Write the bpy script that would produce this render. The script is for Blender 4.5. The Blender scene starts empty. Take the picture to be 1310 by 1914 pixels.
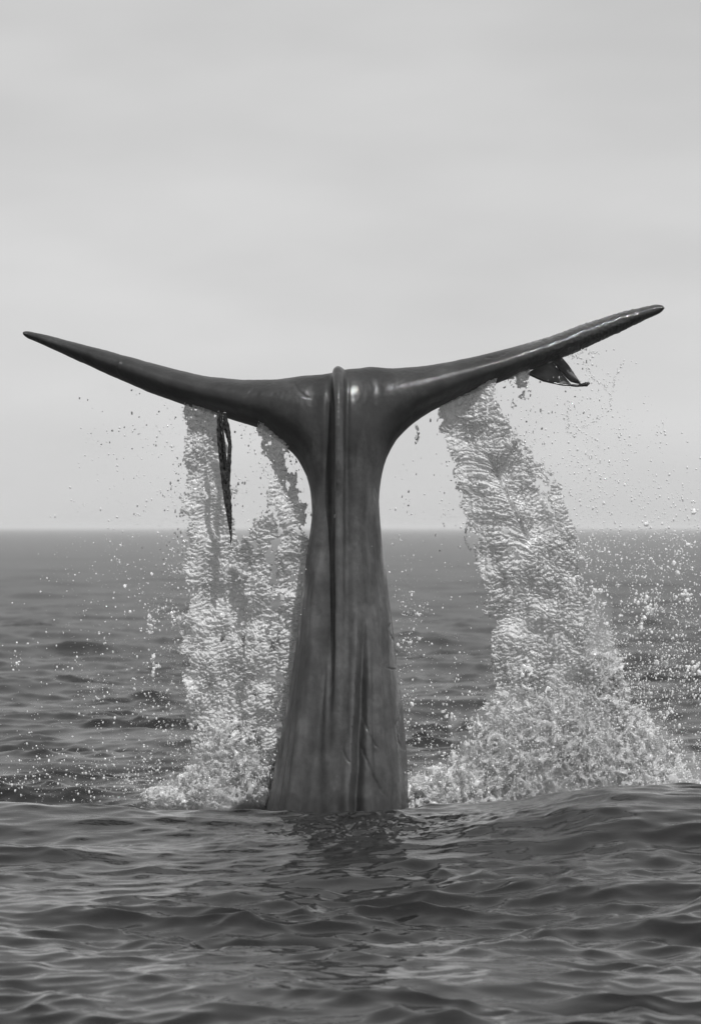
import bpy, math, random
import numpy as np

# ------------------------------------------------------------------ camera, sky, sun, exposure
S = bpy.context.scene
col = S.collection
H = 1.95            # eye height above the mean water level (a small boat)
FPX = 8500.0        # focal length in photograph pixels
HOR = 985.0         # photograph row of the horizon
Y0 = 30.0           # distance to the whale


def P(px, py, Y=Y0):
    return ((px - 655.0) * Y / FPX, Y, H + (HOR - py) * Y / FPX)


cam_d = bpy.data.cameras.new('camera')
cam = bpy.data.objects.new('camera', cam_d)
col.objects.link(cam)
S.camera = cam
cam.location = (0, 0, H)
cam_d.sensor_fit = 'VERTICAL'
cam_d.sensor_height = 36.0
cam_d.lens = FPX / 1914.0 * 36.0
cam.rotation_euler = (math.radians(90) + math.atan((HOR - 957.0) / FPX), 0, 0)
cam_d.clip_start = 0.5
cam_d.clip_end = 30000
cam_d.dof.use_dof = True
cam_d.dof.focus_distance = 29.3
cam_d.dof.aperture_fstop = 5.8

SUN = np.array((0.21, -0.45, 0.86))
SUN /= np.linalg.norm(SUN)
elev = math.asin(SUN[2])
azim = math.atan2(SUN[0], SUN[1])
world = bpy.data.worlds.new('World')
S.world = world
world.use_nodes = True
wn = world.node_tree
wn.nodes.clear()
out = wn.nodes.new('ShaderNodeOutputWorld')
bg = wn.nodes.new('ShaderNodeBackground')
bg.inputs['Strength'].default_value = 0.107
sky = wn.nodes.new('ShaderNodeTexSky')
sky.sky_type = 'NISHITA'
sky.sun_disc = False
sky.sun_elevation = elev
sky.sun_rotation = azim
sky.air_density = 1.0
sky.dust_density = 0.6
bw = wn.nodes.new('ShaderNodeSeparateColor')    # black and white film behind a red filter
wn.links.new(sky.outputs[0], bw.inputs[0])
tc = wn.nodes.new('ShaderNodeTexCoord')
mp = wn.nodes.new('ShaderNodeMapping')
mp.inputs['Scale'].default_value = (13.0, 13.0, 42.0)
mp.inputs['Location'].default_value = (3.1, 0.4, 1.7)
wn.links.new(tc.outputs['Generated'], mp.inputs[0])
cn = wn.nodes.new('ShaderNodeTexNoise')
cn.inputs['Scale'].default_value = 1.0
cn.inputs['Detail'].default_value = 3.0
cn.inputs['Roughness'].default_value = 0.45
wn.links.new(mp.outputs[0], cn.inputs['Vector'])
mr = wn.nodes.new('ShaderNodeMapRange')
mr.inputs['From Min'].default_value = 0.3
mr.inputs['From Max'].default_value = 0.7
mr.inputs['To Min'].default_value = 0.93
mr.inputs['To Max'].default_value = 1.07
wn.links.new(cn.outputs[0], mr.inputs[0])
mu = wn.nodes.new('ShaderNodeMath')
mu.operation = 'MULTIPLY'
hz = wn.nodes.new('ShaderNodeMix')               # thin even overcast over the clear sky
hz.data_type = 'FLOAT'
hz.inputs['Factor'].default_value = 0.6
hz.inputs['B'].default_value = 6.4
wn.links.new(bw.outputs[0], hz.inputs['A'])
wn.links.new(hz.outputs['Result'], mu.inputs[0])
wn.links.new(mr.outputs[0], mu.inputs[1])
wn.links.new(mu.outputs[0], bg.inputs['Color'])
wn.links.new(bg.outputs[0], out.inputs['Surface'])

sl = bpy.data.lights.new('sun', 'SUN')
sl.energy = 5.0
sl.angle = math.radians(0.53)
sl.color = (1.0, 1.0, 1.0)
sun = bpy.data.objects.new('sun', sl)
col.objects.link(sun)
from mathutils import Vector
sun.rotation_euler = Vector((-SUN[0], -SUN[1], -SUN[2])).to_track_quat('-Z', 'Y').to_euler()
sun.location = (0, 20, 40)

S.view_settings.view_transform = 'Standard'
S.view_settings.look = 'None'
S.view_settings.exposure = 0.0
S.view_settings.gamma = 1.0
S.view_settings.use_curve_mapping = False
S.render.engine = 'CYCLES'
S.cycles.max_bounces = 8
S.cycles.transparent_max_bounces = 12

# ------------------------------------------------------------------ helpers
rng = np.random.default_rng(7)


def _hash(ix, iy, iz, seed):
    h = (ix.astype(np.uint32) * np.uint32(374761393)) ^ (iy.astype(np.uint32) * np.uint32(668265263)) \
        ^ (iz.astype(np.uint32) * np.uint32(2147483647 - 58)) ^ np.uint32((seed * 974711 + 12345) & 0xffffffff)
    h = (h ^ (h >> np.uint32(13))) * np.uint32(1274126177)
    h = (h ^ (h >> np.uint32(15))) * np.uint32(2246822519)
    return h ^ (h >> np.uint32(14))


_G = rng.normal(size=(256, 3)).astype(np.float32)
_G /= np.linalg.norm(_G, axis=1, keepdims=True)


def noise(x, y, z=None, seed=0):
    """gradient noise in about -1..1"""
    x = np.asarray(x, np.float32)
    y = np.asarray(y, np.float32)
    z = np.zeros_like(x) if z is None else np.asarray(z, np.float32)
    x, y, z = np.broadcast_arrays(x, y, z)
    xi, yi, zi = np.floor(x), np.floor(y), np.floor(z)
    fx, fy, fz = x - xi, y - yi, z - zi
    xi, yi, zi = (xi.astype(np.int64), yi.astype(np.int64), zi.astype(np.int64))
    sx, sy, sz = (t * t * t * (t * (t * 6 - 15) + 10) for t in (fx, fy, fz))
    r = 0
    for dx in (0, 1):
        wx = sx if dx else 1 - sx
        for dy in (0, 1):
            wy = sy if dy else 1 - sy
            for dz in (0, 1):
                wz = sz if dz else 1 - sz
                g = _G[_hash(xi + dx, yi + dy, zi + dz, seed) & np.uint32(255)]
                r = r + wx * wy * wz * (g[..., 0] * (fx - dx) + g[..., 1] * (fy - dy) + g[..., 2] * (fz - dz))
    return r * 1.6


def fbm(x, y, z=None, octaves=4, gain=0.5, lac=2.03, seed=0):
    r, a = 0, 1.0
    for k in range(octaves):
        r = r + a * noise(x, y, z, seed + k * 17)
        x = x * lac
        y = y * lac
        z = None if z is None else z * lac
        a *= gain
    return r


def sstep(a, b, x):
    t = np.clip((x - a) / (b - a), 0, 1)
    return t * t * (3 - 2 * t)


def mesh_from(name, co, faces, mat=None, smooth=True, parent=None, link=True):
    """faces: integer array n x 3 or n x 4"""
    me = bpy.data.meshes.new(name)
    co = np.ascontiguousarray(co, np.float32)
    faces = np.ascontiguousarray(faces, np.int32)
    k = faces.shape[1]
    me.vertices.add(len(co))
    me.vertices.foreach_set('co', co.ravel())
    me.loops.add(faces.size)
    me.loops.foreach_set('vertex_index', faces.ravel())
    me.polygons.add(len(faces))
    me.polygons.foreach_set('loop_start', np.arange(0, faces.size, k, dtype=np.int32))
    me.polygons.foreach_set('loop_total', np.full(len(faces), k, np.int32))
    me.update(calc_edges=True)
    if smooth:
        me.polygons.foreach_set('use_smooth', np.ones(len(faces), bool))
    if mat:
        me.materials.append(mat)
    if not link:
        return me
    o = bpy.data.objects.new(name, me)
    col.objects.link(o)
    if parent is not None:
        o.parent = parent
        o.matrix_parent_inverse.identity()
        o.location = -Vector(parent.location)
    return o


def attr(me, name, val):
    a = me.attributes.new(name, 'FLOAT', 'POINT')
    a.data.foreach_set('value', np.ascontiguousarray(val, np.float32))


def tag(o, label=None, cat=None, group=None, kind=None):
    if label:
        o['label'] = label
    if cat:
        o['category'] = cat
    if group:
        o['group'] = group
    if kind:
        o['kind'] = kind
    return o


def recenter(o):
    """object origin to the bottom centre of its mesh"""
    me = o.data
    n = len(me.vertices)
    co = np.empty(n * 3, np.float32)
    me.vertices.foreach_get('co', co)
    co = co.reshape(-1, 3)
    c = np.array([(co[:, 0].min() + co[:, 0].max()) / 2, (co[:, 1].min() + co[:, 1].max()) / 2, co[:, 2].min()], np.float32)
    me.vertices.foreach_set('co', (co - c).ravel())
    me.update()
    o.location = [float(v) for v in c]
    return o


def surface_nets(f, origin, h):
    """zero surface of f (negative inside) on a regular grid"""
    nx, ny, nz = f.shape
    ins = f < 0
    cnt = np.zeros((nx - 1, ny - 1, nz - 1), np.int8)
    for dx in (0, 1):
        for dy in (0, 1):
            for dz in (0, 1):
                cnt += ins[dx:nx - 1 + dx, dy:ny - 1 + dy, dz:nz - 1 + dz]
    act = (cnt > 0) & (cnt < 8)
    ci, cj, ck = np.nonzero(act)
    idx = np.full(act.shape, -1, np.int64)
    n = len(ci)
    idx[ci, cj, ck] = np.arange(n)
    acc = np.zeros((n, 3))
    num = np.zeros(n)
    corners = [(a, b, c) for a in (0, 1) for b in (0, 1) for c in (0, 1)]
    for a in corners:
        for ax in range(3):
            if a[ax]:
                continue
            b = list(a)
            b[ax] = 1
            fa = f[ci + a[0], cj + a[1], ck + a[2]].astype(np.float64)
            fb = f[ci + b[0], cj + b[1], ck + b[2]].astype(np.float64)
            m = (fa < 0) != (fb < 0)
            t = np.where(m, fa / np.where(m, fa - fb, 1), 0)
            p = np.empty((n, 3))
            p[:] = a
            p[:, ax] = t
            acc += p * m[:, None]
            num += m
    co = (np.stack([ci, cj, ck], 1) + acc / num[:, None]) * h + np.array(origin)
    quads = []
    for ax in range(3):
        A = [slice(None)] * 3
        B = [slice(None)] * 3
        A[ax] = slice(0, -1)
        B[ax] = slice(1, None)
        a, b = ins[tuple(A)], ins[tuple(B)]
        m = a != b
        o1, o2 = [k for k in range(3) if k != ax]
        i = np.stack(np.nonzero(m), 1)
        ok = (i[:, o1] > 0) & (i[:, o2] > 0) & (i[:, o1] < f.shape[o1] - 1) & (i[:, o2] < f.shape[o2] - 1)
        i = i[ok]
        flip = a[i[:, 0], i[:, 1], i[:, 2]]
        def cell(d1, d2):
            j = i.copy()
            j[:, o1] -= d1
            j[:, o2] -= d2
            return idx[j[:, 0], j[:, 1], j[:, 2]]
        q = np.stack([cell(1, 1), cell(0, 1), cell(0, 0), cell(1, 0)], 1)
        if ax == 1:
            flip = ~flip
        q[~flip] = q[~flip][:, ::-1]
        quads.append(q)
    q = np.concatenate(quads)
    return co, q[(q >= 0).all(1)]


def grid_axes(lo, hi, h):
    return [np.arange(a, b + h, h, dtype=np.float32) for a, b in zip(lo, hi)]


# ------------------------------------------------------------------ materials
def new_mat(name):
    m = bpy.data.materials.new(name)
    m.use_nodes = True
    nt = m.node_tree
    nt.nodes.clear()
    o = nt.nodes.new('ShaderNodeOutputMaterial')
    return m, nt, o


def N(nt, kind, **kw):
    n = nt.nodes.new('ShaderNode' + kind)
    for k, v in kw.items():
        if k in n.inputs:
            n.inputs[k].default_value = v
        else:
            setattr(n, k, v)
    return n


def ramp(nt, src, stops):
    r = nt.nodes.new('ShaderNodeValToRGB')
    e = r.color_ramp.elements
    while len(e) < len(stops):
        e.new(0.5)
    for el, (p, v) in zip(e, stops):
        el.position = p
        el.color = (v, v, v, 1)
    nt.links.new(src, r.inputs[0])
    return r.outputs[0]


def g4(v):
    return (v, v, v, 1)


def mat_water():
    m, nt, o = new_mat('sea_water')
    L = nt.links.new
    p = N(nt, 'BsdfPrincipled')
    p.inputs['Base Color'].default_value = g4(0.008)
    p.inputs['IOR'].default_value = 1.333
    ra = N(nt, 'Attribute', attribute_name='rough')
    L(ra.outputs['Fac'], p.inputs['Roughness'])
    # foam: churned, aerated water round the tail
    fa = N(nt, 'Attribute', attribute_name='foam')
    geo = N(nt, 'NewGeometry')
    n1 = N(nt, 'TexNoise', Scale=34.0, Detail=6.0, Roughness=0.75)
    L(geo.outputs['Position'], n1.inputs['Vector'])
    ma = N(nt, 'Math', operation='ADD')
    L(fa.outputs['Fac'], ma.inputs[0])
    L(n1.outputs[0], ma.inputs[1])
    fr = ramp(nt, ma.outputs[0], [(0.80, 0.0), (0.95, 1.0)])
    d = N(nt, 'BsdfDiffuse', Color=g4(0.72))
    mx = N(nt, 'MixShader')
    L(fr, mx.inputs[0])
    L(p.outputs[0], mx.inputs[1])
    L(d.outputs[0], mx.inputs[2])
    # capillary ripples
    mpp = N(nt, 'Mapping')
    mpp.inputs['Scale'].default_value = (1.0, 1.6, 1.0)
    L(geo.outputs['Position'], mpp.inputs[0])
    n2 = N(nt, 'TexNoise', Scale=13.0, Detail=3.0, Roughness=0.6)
    L(mpp.outputs[0], n2.inputs['Vector'])
    b = N(nt, 'Bump', Strength=0.10, Distance=0.02)
    L(n2.outputs[0], b.inputs['Height'])
    L(b.outputs[0], p.inputs['Normal'])
    L(mx.outputs[0], o.inputs[0])
    return m


def mat_splash(name, white=0.85, clear=0.25, rough=0.15, through=0.5):
    m, nt, o = new_mat(name)
    L = nt.links.new
    d = N(nt, 'BsdfDiffuse', Color=g4(white))
    t = N(nt, 'BsdfTranslucent', Color=g4(white))
    gl = N(nt, 'BsdfGlossy', Roughness=rough, Color=g4(1.0))
    tr = N(nt, 'BsdfTransparent', Color=g4(1.0))
    fr = N(nt, 'Fresnel', IOR=1.33)
    a = N(nt, 'MixShader')
    a.inputs[0].default_value = through
    L(d.outputs[0], a.inputs[1])
    L(t.outputs[0], a.inputs[2])
    c = N(nt, 'MixShader')
    c.inputs[0].default_value = clear
    L(a.outputs[0], c.inputs[1])
    L(tr.outputs[0], c.inputs[2])
    e = N(nt, 'MixShader')
    L(fr.outputs[0], e.inputs[0])
    L(c.outputs[0], e.inputs[1])
    L(gl.outputs[0], e.inputs[2])
    L(e.outputs[0], o.inputs[0])
    return m


def mat_whale():
    m, nt, o = new_mat('wet_whale_skin')
    L = nt.links.new
    p = N(nt, 'BsdfPrincipled')
    tcd = N(nt, 'TexCoord')
    film = N(nt, 'Attribute', attribute_name='film')  # wet film, plus shade painted into the keel groove and lower hollow
    mott = N(nt, 'TexNoise', Scale=4.0, Detail=8.0, Roughness=0.72)
    L(tcd.outputs['Object'], mott.inputs['Vector'])
    st = N(nt, 'Mapping')
    st.inputs['Scale'].default_value = (9.0, 9.0, 0.9)
    L(tcd.outputs['Object'], st.inputs[0])
    stn = N(nt, 'TexNoise', Scale=2.0, Detail=5.0, Roughness=0.6)
    L(st.outputs[0], stn.inputs['Vector'])
    r1 = ramp(nt, mott.outputs[0], [(0.30, 0.024), (0.47, 0.044), (0.62, 0.068)])
    r2 = ramp(nt, stn.outputs[0], [(0.3, 0.75), (0.68, 1.1)])
    mu1 = N(nt, 'MixRGB', blend_type='MULTIPLY')
    mu1.inputs[0].default_value = 1.0
    L(r1, mu1.inputs[1])
    L(r2, mu1.inputs[2])
    mx = N(nt, 'MixRGB')
    L(film.outputs['Fac'], mx.inputs[0])
    # fine dark creases and scuffs in the skin
    sc_ = N(nt, 'Mapping')
    sc_.inputs['Scale'].default_value = (7.0, 7.0, 1.7)
    sc_.inputs['Rotation'].default_value = (0, math.radians(9), 0)
    L(tcd.outputs['Object'], sc_.inputs[0])
    scn = N(nt, 'TexNoise', Scale=1.6, Detail=3.0, Roughness=0.55, Distortion=0.6)
    L(sc_.outputs[0], scn.inputs['Vector'])
    r4 = ramp(nt, scn.outputs[0], [(0.46, 1.0), (0.478, 0.85), (0.48, 0.85), (0.50, 1.0), (0.60, 1.0), (0.615, 1.15), (0.63, 1.0)])
    mu2 = N(nt, 'MixRGB', blend_type='MULTIPLY')
    mu2.inputs[0].default_value = 1.0
    L(mu1.outputs[0], mu2.inputs[1])
    L(r4, mu2.inputs[2])
    L(mu2.outputs[0], mx.inputs[1])
    r3 = ramp(nt, mott.outputs[0], [(0.32, 0.016), (0.55, 0.03), (0.7, 0.05)])
    L(r3, mx.inputs[2])
    L(mx.outputs[0], p.inputs['Base Color'])
    rr = N(nt, 'MapRange')
    rr.inputs['To Min'].default_value = 0.5
    rr.inputs['To Max'].default_value = 0.4
    L(film.outputs['Fac'], rr.inputs[0])
    L(rr.outputs[0], p.inputs['Roughness'])
    p.inputs['Specular IOR Level'].default_value = 0.12
    sh = N(nt, 'Attribute', attribute_name='shine')
    shr = N(nt, 'MapRange')
    shr.inputs['To Min'].default_value = 0.16
    shr.inputs['To Max'].default_value = 1.0
    L(sh.outputs['Fac'], shr.inputs[0])
    L(shr.outputs[0], p.inputs['Coat Weight'])
    p.inputs['Coat Roughness'].default_value = 0.045
    p.inputs['Coat IOR'].default_value = 1.42
    bn = N(nt, 'TexNoise', Scale=38.0, Detail=4.0, Roughness=0.6)
    L(st.outputs[0], bn.inputs['Vector'])
    bn2 = N(nt, 'TexNoise', Scale=28.0, Detail=3.0)
    L(tcd.outputs['Object'], bn2.inputs['Vector'])
    ad = N(nt, 'Math', operation='ADD')
    L(bn.outputs[0], ad.inputs[0])
    L(bn2.outputs[0], ad.inputs[1])
    b = N(nt, 'Bump', Strength=0.2, Distance=0.005)
    L(ad.outputs[0], b.inputs['Height'])
    L(b.outputs[0], p.inputs['Normal'])
    L(b.outputs[0], p.inputs['Coat Normal'])
    L(p.outputs[0], o.inputs[0])
    return m


def mat_weed(name, base, trans=0.0, rough=0.22):
    m, nt, o = new_mat(name)
    L = nt.links.new
    tcd = N(nt, 'TexCoord')
    n = N(nt, 'TexNoise', Scale=14.0, Detail=4.0)
    L(tcd.outputs['Object'], n.inputs['Vector'])
    r = ramp(nt, n.outputs[0], [(0.3, base * 0.6), (0.7, base * 1.5)])
    p = N(nt, 'BsdfPrincipled', Roughness=rough)
    p.inputs['Specular IOR Level'].default_value = 0.5 if rough < 0.4 else 0.15
    L(r, p.inputs['Base Color'])
    if trans > 0:
        t = N(nt, 'BsdfTranslucent', Color=g4(0.3))
        mx = N(nt, 'MixShader')
        mx.inputs[0].default_value = trans
        L(p.outputs[0], mx.inputs[1])
        L(t.outputs[0], mx.inputs[2])
        L(mx.outputs[0], o.inputs[0])
    else:
        L(p.outputs[0], o.inputs[0])
    return m


M_WATER = mat_water()
M_CURT = mat_splash('falling_water', 0.76, 0.30, 0.28, 0.5)
M_FOAM = mat_splash('white_water', 0.98, 0.38, 0.15, 0.55)
M_DROP = mat_splash('water_drop', 0.95, 0.10, 0.05, 0.5)
M_WHALE = mat_whale()
M_WEED = mat_weed('wet_black_weed', 0.012)
M_BLADE = mat_weed('thin_grey_weed', 0.22, 0.6, 0.7)

# ------------------------------------------------------------------ sea
CREST = np.array([(-300, 1486), (0, 1482), (150, 1489), (300, 1502), (450, 1508), (620, 1511), (770, 1509), (880, 1497),
                  (980, 1487), (1050, 1468), (1120, 1460), (1220, 1463), (1310, 1466), (1600, 1476)], float)
YC = 27.3


def crest_height(x):
    px = x * FPX / YC + 655
    return H - (np.interp(px, CREST[:, 0], CREST[:, 1]) - HOR) * YC / FPX


def wave_components():
    r = np.random.default_rng(21)
    comps = []
    bands = [(11.0, 4.5, 10, 0.036), (4.5, 1.8, 20, 0.066), (1.8, 0.8, 28, 0.085),
             (0.8, 0.35, 40, 0.145), (0.35, 0.12, 60, 0.150)]   # longest, shortest, count, rms slope
    for l1, l2, n, slope in bands:
        lam = np.exp(r.uniform(math.log(l2), math.log(l1), n))
        th = math.radians(-90 + 8) + r.normal(0, 0.55 if l1 > 1 else 0.75, n)
        k = 2 * math.pi / lam
        a = slope * math.sqrt(2.0 / n) / k
        ph = r.uniform(0, 2 * math.pi, n)
        for i in range(n):
            comps.append((lam[i], k[i] * math.cos(th[i]), k[i] * math.sin(th[i]), a[i], ph[i]))
    return comps


COMPS = wave_components()


def sea_surface(x, y, sx, sy):
    """displaced x, y, z and unresolved slope variance; sx, sy: sample spacing"""
    dx = np.zeros_like(x)
    dy = np.zeros_like(x)
    z = np.zeros_like(x)
    var = np.zeros_like(x)
    gust = np.clip(0.85 + 1.0 * noise(x * 0.55, y * 0.33, seed=5) + 0.5 * noise(x * 1.3, y * 0.9, seed=6), 0.5, 1.6)       # patchy chop
    for lam, kx, ky, a, ph in COMPS:
        k = math.hypot(kx, ky)
        # sampling along each axis for this wave
        need = np.maximum(sx * abs(kx), sy * abs(ky)) / (2 * math.pi)
        w = 1 - sstep(0.18, 0.4, need)
        var += 0.5 * (a * k) ** 2 * (1 - w * w)
        if not (w > 0).any():
            continue
        g = gust if lam < 1.8 else 1.0
        ar = kx * x + ky * y + ph
        c, s = np.cos(ar), np.sin(ar)
        A = a * w * g
        z += A * c
        dx -= 1.15 * A * (kx / k) * s
        dy -= 1.15 * A * (ky / k) * s
    return dx, dy, z, var


def build_sea():
    rows = [-60, -30, -15, -6, 0, 4, 7, 10, 12, 13.5, 14.5, 15.0]
    d = 15.0
    while d < 420:
        d += max(0.02, d * d / 8860 * 0.3)
        rows.append(d)
    while d < 8000:
        d *= 1.045
        rows.append(d)
    rows = np.array(rows, np.float32)
    inner = np.linspace(-1, 1, 620)
    outer = 1 + np.cumsum(np.array([.01, .02, .04, .08, .15, 0.3, .6, 1, 2, 4]))
    u = np.concatenate([-outer[::-1], inner, outer]).astype(np.float32)
    X = u[None, :] * (0.10 * (np.maximum(rows, 4) + 4))[:, None]
    Y = np.repeat(rows[:, None], len(u), 1)
    sx = np.abs(np.gradient(X, axis=1))
    sy = np.abs(np.gradient(Y, axis=0))
    dx, dy, z, var = sea_surface(X, Y, sx, sy)
    # the swell that hides the foot of the tail
    yc = YC + 0.18 * noise(X * 0.5, X * 0 + 3.3, seed=9)
    t = Y - yc
    hc = crest_height(X) - 0.055
    prof = np.where(t < 0, 1 - sstep(0, 5.5, -t), 1 - sstep(0, 2.0, t))
    damp = 1 - 0.4 * np.exp(-(t / 0.6) ** 2)
    z = z * damp + hc * prof
    # water heaped against the left flank of the tail
    hx, hy = P(478, 1500, 30.0)[0], 30.1
    heap = np.exp(-(((X - hx) / 0.20) ** 2 + ((Y - hy) / 0.45) ** 2))
    z = z * (1 - 0.8 * np.minimum(1, 1.6 * heap)) + 0.16 * heap
    # water churned up in front of the tail
    ch = np.exp(-(((X - 0.15) / 0.8) ** 2 + ((Y - 26.4) / 0.8) ** 2))
    z += 0.022 * ch * fbm(X * 7, Y * 7, seed=91, octaves=4, gain=0.6)
    foam = 0.30 * np.exp(-(((X - 0.0) / 2.2) ** 2 + ((Y - 30.6) / 1.3) ** 2)) + 0.08 * np.exp(-(((X + 1.9) / 1.6) ** 2 + ((Y - 32.5) / 3.0) ** 2))
    foam *= sstep(28.0, 28.8, Y)
    foam += 0.20 * np.exp(-(((X - 0.25) / 0.7) ** 2 + ((Y - 26.3) / 0.8) ** 2))
    foam *= 1 - 0.75 * heap
    foam += 0.06 * heap * sstep(hx + 0.12, hx - 0.12, X)
    foam += 0.13 * noise(X * 1.3, Y * 0.9, seed=31) * (foam > 0.05)
    rough = np.sqrt(0.28 * np.sqrt(2 * var) + 0.0008)
    rough = np.clip(rough, 0.04, 0.3)
    co = np.stack([X + dx, Y + dy, z], -1).reshape(-1, 3)
    nr, nc = X.shape
    i = (np.arange(nr - 1)[:, None] * nc + np.arange(nc - 1)[None, :]).ravel()
    f = np.stack([i, i + 1, i + nc + 1, i + nc], 1)
    o = mesh_from('sea', co, f, M_WATER)
    attr(o.data, 'rough', rough.ravel())
    attr(o.data, 'foam', np.clip(foam, 0, 1).ravel())
    tag(o, kind='structure')
    return o


build_sea()


def build_haze():
    v = np.array([(a, b, c) for a in (-9000, 9000) for b in (-400, 9500) for c in (-3.0, 4.2)], float)
    f = np.array([(0, 1, 3, 2), (4, 6, 7, 5), (0, 4, 5, 1), (2, 3, 7, 6), (0, 2, 6, 4), (1, 5, 7, 3)])
    m, nt, o = new_mat('sea_haze')
    pv = N(nt, 'VolumePrincipled')
    pv.inputs['Color'].default_value = g4(0.95)
    pv.inputs['Density'].default_value = 0.0004
    nt.links.new(pv.outputs[0], o.inputs['Volume'])
    h = mesh_from('haze', v, f, m, smooth=False)
    tag(h, kind='stuff')


build_haze()

# ------------------------------------------------------------------ whale
TOP_L = [(44, 618.5), (100, 631), (175, 651), (250, 671), (325, 692), (385, 705), (450, 712), (515, 712), (565, 706), (600, 705), (632, 711)]
BOT_L = [(44, 627), (80, 642), (130, 665), (200, 697), (275, 730), (350, 757), (425, 780), (490, 800), (525, 825), (555, 851), (575, 888), (590, 930), (632, 945)]
TOP_R = [(632, 711), (652, 704), (685, 691), (730, 692), (805, 685), (880, 670), (955, 652), (1030, 630), (1105, 602), (1180, 580), (1225, 571), (1239, 571)]
BOT_R = [(632, 945), (703, 925), (712, 885), (722, 850), (740, 820), (770, 790), (805, 767), (865, 740), (935, 712), (1005, 685), (1080, 655), (1155, 620), (1215, 591), (1239, 581)]
PED_L = [(690, 588), (800, 588), (900, 583), (950, 583), (1000, 585), (1075, 580), (1150, 572), (1225, 560), (1300, 549), (1375, 534), (1440, 516), (1505, 499), (1700, 440)]
PED_R = [(690, 704), (800, 704), (900, 706), (950, 708), (1025, 714), (1100, 724), (1165, 734), (1250, 742), (1325, 750), (1400, 756), (1450, 759), (1505, 762), (1700, 790)]


def smin(a, b, k):
    h = np.clip(0.5 + 0.5 * (b - a) / k, 0, 1)
    return b + (a - b) * h - k * h * (1 - h)


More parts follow.
